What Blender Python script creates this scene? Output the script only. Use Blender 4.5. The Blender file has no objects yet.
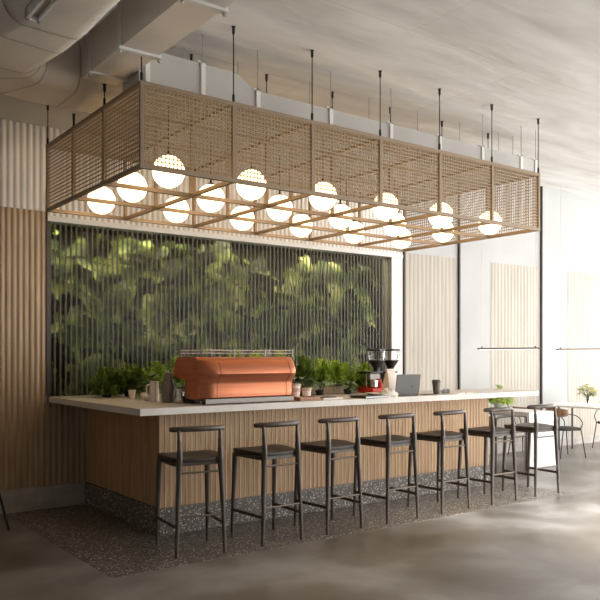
import bpy, bmesh, math, random
from mathutils import Vector, Matrix, Euler
C = bpy.context.scene.collection
PI = math.pi
R = math.radians

# ------------------------------------------------------------------ materials
def mat(name, col=(.8, .8, .8), rough=.5, metal=0, **k):
    m = bpy.data.materials.new(name); m.use_nodes = True
    b = m.node_tree.nodes['Principled BSDF']
    b.inputs['Base Color'].default_value = (*col, 1)
    b.inputs['Roughness'].default_value = rough
    b.inputs['Metallic'].default_value = metal
    for kk, v in k.items():
        b.inputs[kk.replace('_', ' ')].default_value = v
    return m

def nodes(m): return m.node_tree.nodes, m.node_tree.links, m.node_tree.nodes['Principled BSDF']

def noise_mat(name, stops, scale=3, detail=8, rough=.6, stretch=(1, 1, 1), bump=.1, bscale=None, rough2=None, metal=0, dist=0, bdist=.02):
    """procedural colour from object-space noise through a ramp"""
    m = mat(name, rough=rough, metal=metal); N, L, b = nodes(m)
    tc = N.new('ShaderNodeTexCoord'); mp = N.new('ShaderNodeMapping'); mp.inputs['Scale'].default_value = stretch
    n = N.new('ShaderNodeTexNoise'); n.inputs['Scale'].default_value = scale; n.inputs['Detail'].default_value = detail
    n.inputs['Distortion'].default_value = dist
    r = N.new('ShaderNodeValToRGB')
    while len(r.color_ramp.elements) < len(stops): r.color_ramp.elements.new(.5)
    for e, (p, c) in zip(r.color_ramp.elements, stops): e.position = p; e.color = (*c, 1)
    L.new(tc.outputs['Object'], mp.inputs[0]); L.new(mp.outputs[0], n.inputs['Vector']); L.new(n.outputs[0], r.inputs[0])
    L.new(r.outputs[0], b.inputs['Base Color'])
    if bump:
        n2 = N.new('ShaderNodeTexNoise'); n2.inputs['Scale'].default_value = bscale or scale * 6; n2.inputs['Detail'].default_value = 5
        L.new(mp.outputs[0], n2.inputs['Vector'])
        bp = N.new('ShaderNodeBump'); bp.inputs['Strength'].default_value = bump; bp.inputs['Distance'].default_value = bdist
        L.new(n2.outputs[0], bp.inputs['Height']); L.new(bp.outputs[0], b.inputs['Normal'])
    if rough2 is not None:
        mr = N.new('ShaderNodeMapRange'); mr.inputs['From Min'].default_value = .3; mr.inputs['From Max'].default_value = .7
        mr.inputs['To Min'].default_value = rough; mr.inputs['To Max'].default_value = rough2
        L.new(n.outputs[0], mr.inputs[0]); L.new(mr.outputs[0], b.inputs['Roughness'])
    return m

def terrazzo(name, base, chips, scale=70):
    m = mat(name, rough=.4); N, L, b = nodes(m)
    tc = N.new('ShaderNodeTexCoord')
    v = N.new('ShaderNodeTexVoronoi'); v.inputs['Scale'].default_value = scale
    L.new(tc.outputs['Object'], v.inputs['Vector'])
    sep = N.new('ShaderNodeSeparateColor'); L.new(v.outputs['Color'], sep.inputs[0])
    # chip mask: small distance and random pick
    lt = N.new('ShaderNodeMath'); lt.operation = 'LESS_THAN'; lt.inputs[1].default_value = .42
    L.new(v.outputs['Distance'], lt.inputs[0])
    gt = N.new('ShaderNodeMath'); gt.operation = 'GREATER_THAN'; gt.inputs[1].default_value = .25
    L.new(sep.outputs[0], gt.inputs[0])
    mu = N.new('ShaderNodeMath'); mu.operation = 'MULTIPLY'; L.new(lt.outputs[0], mu.inputs[0]); L.new(gt.outputs[0], mu.inputs[1])
    r = N.new('ShaderNodeValToRGB'); r.color_ramp.interpolation = 'CONSTANT'
    while len(r.color_ramp.elements) < len(chips): r.color_ramp.elements.new(.5)
    for i, (e, c) in enumerate(zip(r.color_ramp.elements, chips)): e.position = i / len(chips); e.color = (*c, 1)
    L.new(sep.outputs[1], r.inputs[0])
    mx = N.new('ShaderNodeMix'); mx.data_type = 'RGBA'
    mx.inputs[6].default_value = (*base, 1)
    L.new(mu.outputs[0], mx.inputs[0]); L.new(r.outputs[0], mx.inputs[7]); L.new(mx.outputs[2], b.inputs['Base Color'])
    return m

M = {}
M['concrete_floor'] = noise_mat('polished_concrete', [(.34, (.085, .068, .052)), (.5, (.165, .150, .134)), (.67, (.33, .323, .31))],
                                scale=1.1, detail=8, rough=.30, rough2=.42, bump=0, dist=.3)
_b = nodes(M['concrete_floor'])[2]; _b.inputs['IOR'].default_value = 1.85
def ceiling_mat():
    m = noise_mat('board_marked_concrete', [(.28, (.62, .60, .57)), (.5, (.74, .725, .70)), (.76, (.88, .87, .85))],
                  scale=1.5, detail=10, rough=.85, stretch=(.55, 2.0, 1), bump=.35, bscale=5, dist=.5, bdist=.03)
    N, L, b = nodes(m)
    ramp = [n for n in N if n.type == 'VALTORGB'][0]
    tc = [n for n in N if n.type == 'TEX_COORD'][0]
    w = N.new('ShaderNodeTexBrick'); w.inputs['Scale'].default_value = 1; w.inputs['Brick Width'].default_value = 2.6
    w.inputs['Row Height'].default_value = 1.3; w.inputs['Mortar Size'].default_value = .006; w.inputs['Mortar Smooth'].default_value = .5
    w.inputs['Color1'].default_value = (1, 1, 1, 1); w.inputs['Color2'].default_value = (.90, .90, .90, 1); w.inputs['Mortar'].default_value = (.78, .76, .74, 1)
    L.new(tc.outputs['Object'], w.inputs['Vector'])
    mx = N.new('ShaderNodeMix'); mx.data_type = 'RGBA'; mx.blend_type = 'MULTIPLY'; mx.inputs[0].default_value = .8
    L.new(ramp.outputs[0], mx.inputs[6]); L.new(w.outputs[0], mx.inputs[7]); L.new(mx.outputs[2], b.inputs['Base Color'])
    return m
M['ceiling'] = ceiling_mat()
M['terrazzo'] = terrazzo('dark_terrazzo', (.10, .087, .074), [(.22, .19, .16), (.46, .41, .35), (.16, .135, .11), (.80, .73, .64), (.33, .28, .23), (.6, .54, .46)], 60)
M['skirting'] = noise_mat('skirting_concrete', [(.3, (.36, .33, .29)), (.6, (.46, .425, .38)), (.8, (.56, .52, .47))], scale=9, rough=.8, bump=.3, bscale=40)
def wood(name, a, bcol, c, sc=5, rough=.55):
    return noise_mat(name, [(.3, a), (.5, bcol), (.75, c)], scale=sc, detail=6, rough=rough, stretch=(6, 6, .5), bump=.05, dist=.4)
M['oak'] = wood('oak_slats', (.36, .205, .095), (.46, .28, .14), (.53, .34, .185))
M['oak_highlight'] = wood('oak_slat_highlight', (.60, .42, .25), (.68, .49, .31), (.76, .56, .37))  # paler oak: the bright line along each slat, put into the colour
M['oak_wall'] = wood('oak_wall_cladding', (.33, .235, .145), (.41, .295, .185), (.47, .35, .23))
M['oak_pale'] = wood('pale_ash_panel', (.35, .305, .245), (.395, .35, .29), (.43, .385, .325), sc=2)
M['table_white'] = mat('table_white', (.88, .87, .85), .5)
M['walnut'] = wood('walnut_ply', (.22, .11, .06), (.31, .165, .09), (.38, .21, .12))
M['white_wall'] = noise_mat('white_plaster', [(.3, (.43, .427, .42)), (.7, (.475, .472, .465))], scale=1.5, rough=.8, bump=.03)
M['white_corr'] = noise_mat('white_corrugated', [(.3, (.68, .65, .615)), (.7, (.74, .71, .675))], scale=1.5, rough=.6, bump=0)
M['stone'] = noise_mat('cream_stone', [(.3, (.60, .55, .49)), (.7, (.68, .635, .575))], scale=7, rough=.35, bump=.02)
M['cage'] = mat('bronze_steel', (.27, .195, .125), .5, .2)
M['mesh'] = mat('bronze_wire', (.31, .235, .155), .5, .2)
M['black_metal'] = mat('black_metal', (.018, .017, .016), .4, .4)
M['dark_steel'] = mat('dark_steel', (.06, .052, .045), .45, .6)
M['duct'] = noise_mat('painted_duct', [(.3, (.68, .63, .575)), (.7, (.76, .71, .65))], scale=2.5, rough=.5, bump=.02, metal=.1)
M['duct_dark'] = mat('duct_joint', (.46, .42, .38), .6, .1)
M['strap'] = mat('white_strap', (.72, .70, .66), .5)
M['duct_white'] = noise_mat('white_duct', [(.3, (.43, .41, .385)), (.7, (.48, .46, .43))], scale=2, rough=.5, bump=.02)
M['zinc'] = mat('zinc', (.55, .53, .5), .35, .8)
M['stool'] = noise_mat('dark_stained_ash', [(.3, (.050, .036, .026)), (.7, (.10, .076, .056))], scale=12, rough=.38, stretch=(1, 1, .3), bump=.05)
M['stool_seat'] = noise_mat('dark_seat', [(.3, (.024, .019, .015)), (.7, (.048, .038, .030))], scale=14, rough=.4, bump=.05)
M['stool_bar'] = mat('bronze_footrest', (.17, .135, .105), .35, .6)
M['copper'] = noise_mat('brushed_copper', [(.3, (.46, .15, .07)), (.7, (.55, .20, .10))], scale=6, rough=.36, stretch=(.3, 1, 6), bump=.02, metal=.65)
M['chrome'] = mat('chrome', (.62, .60, .57), .22, 1)
M['steel'] = mat('brushed_steel', (.22, .20, .18), .45, .5)
M['red'] = mat('red_enamel', (.50, .035, .02), .3)
M['dark_plastic'] = mat('dark_plastic', (.02, .017, .016), .35)
M['glass'] = mat('clear_glass', (1, 1, 1), .03, 0, Transmission_Weight=1.0, IOR=1.25)
M['ceramic'] = mat('cream_ceramic', (.78, .72, .64), .35)
M['paper'] = noise_mat('kraft_paper', [(.3, (.60, .47, .36)), (.7, (.72, .59, .47))], scale=30, rough=.8, bump=.1)
M['bag'] = mat('pale_paper_bag', (.86, .74, .66), .7)
M['tray'] = wood('tray_wood', (.28, .14, .08), (.38, .20, .12), (.45, .26, .16))
M['laptop'] = mat('graphite_laptop', (.075, .072, .068), .4, .4)
M['cup'] = mat('taupe_cup', (.12, .105, .09), .5)
M['lid'] = mat('cup_lid', (.085, .072, .062), .4)
M['cloth'] = noise_mat('linen_cloth', [(.3, (.62, .57, .50)), (.7, (.74, .69, .61))], scale=40, rough=.9, bump=.2)
M['page'] = mat('book_page', (.80, .77, .72), .8)
M['pad'] = mat('black_pad', (.03, .027, .025), .5)
M['planter'] = wood('planter_wood', (.30, .20, .13), (.40, .28, .19), (.48, .35, .24))
def leaf(name, a, b_, c, rough=.45, tr=.0):
    m = noise_mat(name, [(.3, a), (.5, b_), (.72, c)], scale=9, detail=2, rough=rough, bump=0)
    if tr:
        N, L, b = nodes(m); b.inputs['Subsurface Weight'].default_value = 0
        t = N.new('ShaderNodeBsdfTranslucent'); mx = N.new('ShaderNodeMixShader'); mx.inputs[0].default_value = tr
        r = [n for n in N if n.type == 'VALTORGB'][0]; o = [n for n in N if n.type == 'OUTPUT_MATERIAL'][0]
        L.new(r.outputs[0], t.inputs[0]); L.new(b.outputs[0], mx.inputs[1]); L.new(t.outputs[0], mx.inputs[2]); L.new(mx.outputs[0], o.inputs[0])
    return m
M['leaf_bright'] = leaf('leaf_bright', (.20, .32, .03), (.38, .52, .07), (.62, .72, .16), tr=.35)
M['leaf_deep'] = leaf('leaf_deep', (.08, .13, .02), (.17, .25, .035), (.32, .40, .07), tr=.3)
M['leaf_broad'] = leaf('leaf_broad', (.05, .11, .045), (.09, .17, .075), (.19, .28, .15), rough=.3)
M['leaf_pale'] = leaf('leaf_pale', (.10, .17, .08), (.17, .26, .13), (.30, .38, .22), rough=.35)
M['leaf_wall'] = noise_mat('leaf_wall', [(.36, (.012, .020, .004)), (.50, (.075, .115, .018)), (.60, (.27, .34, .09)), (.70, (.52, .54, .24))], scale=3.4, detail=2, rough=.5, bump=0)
M['stem'] = mat('stem', (.10, .11, .03), .6)
M['petal'] = mat('petal', (.92, .89, .56), .6)
M['pane'] = mat('reeded_glass', (.86, .87, .78), .22, 0, Transmission_Weight=1.0, IOR=1.12, Specular_IOR_Level=.15)
M['rib'] = mat('reed_rib', (.20, .18, .14), .5)
_N, _L, _b = nodes(M['rib']); _t = _N.new('ShaderNodeBsdfTransparent'); _x = _N.new('ShaderNodeMixShader'); _x.inputs[0].default_value = .50
_L.new(_b.outputs[0], _x.inputs[1]); _L.new(_t.outputs[0], _x.inputs[2]); _L.new(_x.outputs[0], [n for n in _N if n.type == 'OUTPUT_MATERIAL'][0].inputs[0])
M['niche'] = mat('niche_dark', (.035, .034, .026), .8)
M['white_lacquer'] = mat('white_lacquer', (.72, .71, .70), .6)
M['cushion'] = mat('seat_cushion', (.05, .044, .04), .6)
M['cushion_pale'] = mat('grey_cushion', (.30, .27, .24), .7)
def emit(name, col, s):
    m = mat(name, col, .5); b = m.node_tree.nodes['Principled BSDF']
    b.inputs['Emission Color'].default_value = (*col, 1); b.inputs['Emission Strength'].default_value = s; return m
M['globe'] = emit('opal_globe', (1, .70, .36), 4.0)
M['led'] = emit('led', (1, .86, .66), 4)
M['led_soft'] = emit('led_soft', (1, .88, .7), 2.2)

# ------------------------------------------------------------------ mesh builder
class MB:
    def __init__(s): s.v = []; s.f = []; s.sm = []
    def add(s, vs, fs, smooth=False):
        o = len(s.v); s.v += [tuple(v) for v in vs]
        for f in fs: s.f.append(tuple(i + o for i in f)); s.sm.append(smooth)
        return s
    def box(s, x0, x1, y0, y1, z0, z1, M_=None):
        vs = [Vector((x, y, z)) for x in (x0, x1) for y in (y0, y1) for z in (z0, z1)]
        if M_ is not None: vs = [M_ @ v for v in vs]
        return s.add(vs, [(0, 1, 3, 2), (4, 6, 7, 5), (0, 4, 5, 1), (2, 3, 7, 6), (0, 2, 6, 4), (1, 5, 7, 3)])
    def prism(s, pts, z0, z1):
        """polygon in XY (ccw) extruded in Z"""
        n = len(pts)
        return s.add([(x, y, z0) for x, y in pts] + [(x, y, z1) for x, y in pts],
                     [tuple(range(n))[::-1], tuple(range(n, 2 * n))] + [(i, (i + 1) % n, n + (i + 1) % n, n + i) for i in range(n)])
    def tube(s, path, r, n=10, caps=True, sy=1.0):
        """tube along points; r float or list; sy flattens the section"""
        P = [Vector(p) for p in path]; k = len(P)
        rs = r if isinstance(r, (list, tuple)) else [r] * k
        T = []
        for i in range(k):
            t = (P[min(i + 1, k - 1)] - P[max(i - 1, 0)])
            T.append(t.normalized())
        up = Vector((0, 0, 1)) if abs(T[0].z) < .9 else Vector((1, 0, 0))
        u = T[0].cross(up).normalized(); vs = []; 
        for i in range(k):
            u = (u - T[i] * u.dot(T[i])).normalized(); w = T[i].cross(u)
            for j in range(n):
                a = 2 * PI * j / n
                vs.append(P[i] + (u * math.cos(a) + w * math.sin(a) * sy) * rs[i])
        fs = [(i * n + j, (i + 1) * n + j, (i + 1) * n + (j + 1) % n, i * n + (j + 1) % n) for i in range(k - 1) for j in range(n)]
        s.add(vs, fs, True)
        if caps:
            s.add(vs[:n], [tuple(range(n))]); s.add(vs[-n:], [tuple(range(n))[::-1]])
        return s
    def lathe(s, prof, c=(0, 0, 0), n=24, caps=True):
        vs = []; k = len(prof)
        for r, z in prof:
            for j in range(n):
                a = 2 * PI * j / n; vs.append((c[0] + r * math.cos(a), c[1] + r * math.sin(a), c[2] + z))
        fs = [(i * n + j, i * n + (j + 1) % n, (i + 1) * n + (j + 1) % n, (i + 1) * n + j) for i in range(k - 1) for j in range(n)]
        s.add(vs, fs, True)
        if caps:
            s.add(vs[:n], [tuple(range(n))[::-1]]); s.add(vs[-n:], [tuple(range(n))])
        return s
    def loft(s, rings, closed=True, caps=True, smooth=True):
        n = len(rings[0]); vs = [p for r_ in rings for p in r_]; fs = []
        for i in range(len(rings) - 1):
            for j in range(n if closed else n - 1):
                fs.append((i * n + j, i * n + (j + 1) % n, (i + 1) * n + (j + 1) % n, (i + 1) * n + j))
        s.add(vs, fs, smooth)
        if caps and closed:
            s.add(rings[0], [tuple(range(n))[::-1]]); s.add(rings[-1], [tuple(range(n))])
        return s
    def sphere(s, c, r, n=20, m=12, sz=1.0):
        prof = [(max(1e-4, r * math.sin(PI * i / m)), -r * sz * math.cos(PI * i / m)) for i in range(m + 1)]
        return s.lathe(prof, c, n)
    def build(s, name, m, parent=None, loc=None, bevel=0, seg=2, fix=True):
        me = bpy.data.meshes.new(name)
        lo = Vector(loc) if loc is not None else Vector((0, 0, 0))
        me.from_pydata([tuple(Vector(v) - lo) for v in s.v], [], s.f); me.update()
        for p, q in zip(me.polygons, s.sm): p.use_smooth = q
        if fix:
            bm = bmesh.new(); bm.from_mesh(me)
            bmesh.ops.remove_doubles(bm, verts=bm.verts, dist=1e-5)
            bmesh.ops.recalc_face_normals(bm, faces=bm.faces); bm.to_mesh(me); bm.free()
            me.set_sharp_from_angle(angle=R(42))
        o = bpy.data.objects.new(name, me); C.objects.link(o)
        if isinstance(m, str): m = M[m]
        me.materials.append(m)
        if loc is not None: o.location = lo
        if parent: o.parent = parent
        if bevel:
            b = o.modifiers.new('bevel', 'BEVEL'); b.width = bevel; b.segments = seg; b.limit_method = 'ANGLE'; b.angle_limit = R(40)
        return o

def tag(o, label=None, cat=None, group=None, kind=None):
    if label: o['label'] = label
    if cat: o['category'] = cat
    if group: o['group'] = group
    if kind: o['kind'] = kind
    return o
def empty(name, loc=(0, 0, 0), rz=0):
    o = bpy.data.objects.new(name, None); C.objects.link(o); o.empty_display_size = .1
    o.location = loc; o.rotation_euler = (0, 0, rz); return o
def copy_tree(o, parent=None):
    c = o.copy(); C.objects.link(c); c.parent = parent
    for ch in list(o.children): copy_tree(ch, c)
    return c
def smooth_path(pts, k=6):
    """Catmull-Rom through the points"""
    P = [Vector(p) for p in pts]; P = [P[0] * 2 - P[1]] + P + [P[-1] * 2 - P[-2]]; out = []
    for i in range(1, len(P) - 2):
        a, b, c, d = P[i - 1:i + 3]
        for j in range(k):
            t = j / k
            out.append(.5 * ((2 * b) + (c - a) * t + (2 * a - 5 * b + 4 * c - d) * t * t + (3 * b - a - 3 * c + d) * t ** 3))
    out.append(P[-2]); return out

# ------------------------------------------------------------------ the room
YW = 7.16
ZC = 3.79
def slab(name, mb, m, kind='structure', bevel=0): return tag(mb.build(name, m, bevel=bevel), kind=kind)
slab('floor', MB().box(-3, 15, -1.75, 7.3, -.12, 0), 'concrete_floor')
# concrete soffit: flat over the bar, rising slightly to the back wall
slab('ceiling', MB().loft([[(x, -1.75, ZC), (x, 5.5, ZC), (x, YW + .1, 4.07), (x, YW + .1, 4.3), (x, -1.75, 4.3)] for x in (-3, 15)], smooth=False), 'ceiling')

def corrugate(x0, x1, z0, z1, y, pitch, depth, prof=((0, 0), (.12, 1), (.62, 1), (.74, 0))):
    """wall cladding facing -Y with a ribbed cross section"""
    y -= .003; mb = MB(); pts = []; n = max(1, round((x1 - x0) / pitch)); p = (x1 - x0) / n
    for i in range(n):
        for a, d in prof: pts.append((x0 + (i + a) * p, y - d * depth))
    pts.append((x1, y - prof[0][1] * depth))
    vs = [(a, b, z) for z in (z0, z1) for a, b in pts]; k = len(pts)
    mb.add(vs, [(i, i + 1, k + i + 1, k + i) for i in range(k - 1)])
    # closed top and bottom edge
    for z, s in ((z0, 1), (z1, -1)):
        v2 = [(a, b, z) for a, b in pts] + [(a, y + .004, z) for a, b in pts]
        mb.add(v2, [(i, i + 1, k + i + 1, k + i) for i in range(k - 1)])
    return mb
wave = ((0, 0), (.08, .2), (.18, .8), (.26, 1), (.56, 1), (.64, .8), (.74, .2), (.82, 0))
# solid masonry behind the cladding, with the opening for the planted niche
NX0, NX1, NZ0, NZ1 = 2.335, 6.78, .90, 2.715
wb = MB()
wb.box(-3, NX0, YW, YW + .14, 0, 4.2); wb.box(NX1, 15, YW, YW + .14, 0, 4.2)
wb.box(NX0, NX1, YW, YW + .14, 0, NZ0); wb.box(NX0, NX1, YW, YW + .14, NZ1, 4.2)
wall = slab('wall_back', wb, 'white_wall')
corrugate(-3, 2.325, .2157, 2.80, YW, .053, .009, wave).build('wood_cladding', 'oak_wall', wall)
corrugate(2.325, 2.72, .2157, .999, YW, .053, .009, wave).build('wood_cladding', 'oak_wall', wall)
corrugate(-3, 2.325, 2.806, 3.64, YW, .06, .008, wave).build('white_cladding', 'white_corr', wall)
corrugate(2.335, 6.99, 2.765, 3.64, YW, .06, .008, wave).build('white_cladding', 'white_corr', wall)
MB().box(2.325, 2.335, YW - .015, YW + .14, 1.06, 3.0).build('corner_bead', 'dark_steel', wall)
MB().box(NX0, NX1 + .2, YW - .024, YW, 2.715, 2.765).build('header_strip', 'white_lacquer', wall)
MB().box(NX1 + .005, 6.985, YW - .012, YW, .9, 2.714).build('lit_plaster_strip', 'white_lacquer', wall)  # plaster strip in a paler finish that stands in for light falling on it
corrugate(7.03, 8.03, .12, 2.795, YW, .077, .0028, wave).build('ash_panel', 'oak_pale', wall)
corrugate(8.76, 9.90, .12, 2.795, YW, .077, .0028, wave).build('ash_panel', 'oak_pale', wall)
corrugate(10.65, 12.2, .12, 2.795, YW, .077, .0028, wave).build('ash_panel', 'oak_pale', wall)
for x, z in ((7.0, 2.80), (8.065, 3.9), (9.94, 4.05)):
    slab('trim_1' if x < 7.5 else ('trim_2' if x < 9 else 'trim_3'), MB().box(x - .011, x + .011, YW - .035, YW, .13, z), 'dark_steel')
slab('baseboard_back', MB().box(-3, 2.694, YW - .035, YW, 0, .2157), 'skirting', bevel=.004)
slab('baseboard_right', MB().box(6.72, 12.5, YW - .02, YW, 0, .12), 'skirting', bevel=.003)
slab('wall_left', MB().box(-3.15, -3, -1.75, 7.3, 0, 4.2), 'white_wall')
# front wall behind the viewer: solid on the left, tall window openings on the right
FY = -1.6
wf = MB().box(-3, 6.1, FY - .15, FY, 0, 4.2).box(6.1, 15, FY - .15, FY, 0, .12).box(4.6, 15, FY - .15, FY, 3.5, 4.2)
for x in (6.7, 8.8, 10.9, 13.0): wf.box(x - .06, x + .06, FY - .15, FY, .12, 3.5)
slab('wall_front', wf, 'white_wall')
wr = MB().box(15, 15.15, -1.75, 7.3, 0, .15).box(15, 15.15, -1.75, 7.3, 3.55, 4.2)
for y in (-1.65, 1.3, 4.25, 7.2): wr.box(15, 15.15, y - .1, y + .1, .15, 3.55)
slab('wall_right', wr, 'white_wall')
# sloped bulkhead over the back wall at the left
slab('trim_4', MB().box(-3, 3.3, 6.42, YW - .02, 3.60, 3.96), 'duct_white')

# planted niche behind reeded glass
nb = MB()
nb.box(NX0, NX1, 8.1, 8.15, NZ0, 2.8); nb.box(NX0 - .05, NX0, YW + .14, 8.15, NZ0, 2.8); nb.box(NX1, NX1 + .05, YW + .14, 8.15, NZ0, 2.8)
nb.box(NX0, NX1, YW + .14, 8.15, NZ0 - .05, NZ0); nb.box(NX0, NX1, YW + .14, 8.15, 2.8, 2.85)
slab('wall_niche', nb, 'niche')
pane = tag(MB().box(NX0 + .02, NX1 - .005, YW + .03, YW + .036, .95, NZ1 - .004).build('window_1', 'pane'), kind='structure')
rb = MB(); n = 83
for i in range(n + 1):
    x = NX0 + .03 + (NX1 - NX0 - .05) * i / n
    rb.prism([(x - .0105, YW + .03), (x - .006, YW + .020), (x + .006, YW + .020), (x + .0105, YW + .03)], .95, NZ1 - .004)
rb.build('window_ribs', 'rib', pane)
fr = MB(); fr.box(NX0, NX0 + .035, YW - .01, YW + .05, .95, NZ1); fr.build('window_frame', 'dark_steel', pane)

def leaf_shape(mb, p, d, up, L, W, droop=.25, seg=4):
    """one pointed leaf starting at p, growing along d"""
    d = d.normalized(); side = d.cross(up)
    if side.length < 1e-3: side = d.cross(Vector((1, 0, 0)))
    side.normalize(); nrm = side.cross(d)
    vs = []; 
    for i in range(seg + 1):
        t = i / seg; w = W * math.sin(PI * min(.97, (t * .92 + .06))) ** .8
        c = p + d * (L * t) - Vector((0, 0, 1)) * (droop * L * t * t)
        vs += [c - side * w * .5 + nrm * w * .12, c, c + side * w * .5 + nrm * w * .12]
    fs = []
    for i in range(seg):
        a = i * 3; fs += [(a, a + 1, a + 4, a + 3), (a + 1, a + 2, a + 5, a + 4)]
    mb.add(vs, fs, True)
rnd = random.Random(7)
def rdir(r_, zmin=-1, zmax=1):
    a = r_.uniform(0, 2 * PI); z = r_.uniform(zmin, zmax); q = math.sqrt(max(0, 1 - z * z)); return Vector((q * math.cos(a), q * math.sin(a), z))
lw = MB()
for i in range(230):      # fronds
    p = Vector((rnd.uniform(NX0 + .05, NX1 - .05), rnd.uniform(7.46, 7.95), rnd.uniform(1.05, 2.72)))
    a = rnd.uniform(-.5, PI + .5); d = Vector((math.cos(a), -.35, -abs(math.sin(a)) * .6 + .1)).normalized()
    L = rnd.uniform(.25, .6)
    for k in range(9):
        t = (k + 1) / 10; c = p + d * L * t - Vector((0, 0, .3 * L * t * t))
        for sgn in (-1, 1):
            sd = (d + sgn * Vector((-d.z, -.1, d.x)) * 1.0)
            leaf_shape(lw, c, sd, Vector((0, -1, .3)), L * .34 * (1.1 - .7 * t), L * .10, .2, 3)
for i in range(420):
    p = Vector((rnd.uniform(NX0 + .03, NX1 - .03), rnd.uniform(7.46, 8.0), rnd.uniform(.97, 2.72)))
    d = rdir(rnd, -.8, .4); d.y = -abs(d.y) * .5
    leaf_shape(lw, p, d, Vector((0, -1, .4)), rnd.uniform(.08, .22), rnd.uniform(.04, .11), .3, 3)
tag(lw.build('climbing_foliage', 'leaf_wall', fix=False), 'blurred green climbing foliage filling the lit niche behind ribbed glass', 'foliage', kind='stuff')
tag(MB().box(NX0 + .1, NX1 - .1, 7.36, 7.40, 2.775, 2.795).build('light_strip', 'led'), 'slim warm light strip hidden at the top of the planted niche', 'light strip')
def area(name, loc, rot, sx, sy, e, col=(1, 1, 1)):
    l = bpy.data.lights.new(name, 'AREA'); l.shape = 'RECTANGLE'; l.size = sx; l.size_y = sy; l.energy = e; l.color = col
    o = bpy.data.objects.new(name, l); C.objects.link(o); o.location = loc; o.rotation_euler = rot; return o
area('niche_light', (4.55, 7.38, 2.76), (R(12), 0, 0), 4.3, .10, 12, (1, .88, .62))

# ------------------------------------------------------------------ terrazzo slab and bar
slab('floor_inlay', MB().box(1.941, 7.0, 4.663, YW - .036, 0, .0015), 'terrazzo')
BX0, BX1, BY = 2.694, 6.714, 5.515
cb = empty('counter_base', (BX0, BY, .0015))
def at(o, mb, name, m, bevel=0):       # parts written in world coordinates, parent at its own origin
    mw = Matrix.Translation(o.location) @ Euler(o.rotation_euler).to_matrix().to_4x4()
    mi = mw.inverted(); mb.v = [tuple(mi @ Vector(v)) for v in mb.v]
    return mb.build(name, m, o, bevel=bevel)
at(cb, MB().box(BX0 + .02, BX1 - .02, BY + .024, BY + .6, .2157, 1.000).box(BX0 + .02, 3.85, BY + .55, YW - .045, .2157, 1.000).box(3.85, 5.65, BY + .55, 6.15, .2157, 1.0), 'carcass', 'oak')
at(cb, MB().box(BX0 - .004, BX1, BY - .012, BY + .6, .0015, .2157).box(BX0 - .004, 3.85, BY + .6, YW - .04, .0015, .2157), 'plinth', 'terrazzo', .003)
fc = at(cb, corrugate(BX0 + .012, BX1, .222, 1.000, BY + .010, .0470, .002, ((0, 1), (.98, 1), (.99, 1))), 'front_cladding', 'oak')
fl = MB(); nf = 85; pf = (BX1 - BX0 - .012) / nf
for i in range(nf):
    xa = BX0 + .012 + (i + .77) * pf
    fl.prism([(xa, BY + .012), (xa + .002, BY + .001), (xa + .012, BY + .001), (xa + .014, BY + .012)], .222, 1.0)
at(cb, fl, 'highlight_strips', 'oak_highlight').parent = fc  # raised pale strips paint in the highlights between the slats
sd = corrugate(BY + .024, YW - .014, .222, 1.000, 0, .033, .005, ((0, 0), (.1, 1), (.8, 1), (.9, 0)))
sd.v = [(BX0 + .018 + y, x, z) for x, y, z in sd.v]
at(cb, sd, 'side_cladding', 'oak')
sd = corrugate(BY + .024, BY + .6, .222, 1.000, 0, .047, .015, ((0, 0), (.05, 1), (.70, 1), (.75, 0)))
sd.v = [(BX1 - .02 - y, x, z) for x, y, z in sd.v]
at(cb, sd, 'end_cladding', 'oak')
at(cb, MB().box(BX0 - .002, BX0 + .02, BY, BY + .026, .222, 1.0), 'corner_post', 'oak')
at(cb, MB().box(BX0 - .004, BX1, BY - .016, BY - .004, .2157, .224), 'plinth_strip', 'stool_bar')
tag(cb, 'long bar front of vertical oak slats standing on a dark terrazzo plinth', 'bar counter')
ZT = 1.056
ct = MB().prism([(2.34, 5.108), (7.06, 5.108), (7.06, 5.80), (5.7, 5.80), (5.7, 6.2), (3.9, 6.2), (3.9, YW - .03), (2.34, YW - .03)], 1.002, ZT)
tag(ct.build('countertop', 'stone', loc=(2.34, 5.108, 1.002), bevel=.003), 'pale stone countertop running the length of the bar and back to the wall', 'countertop')

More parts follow.
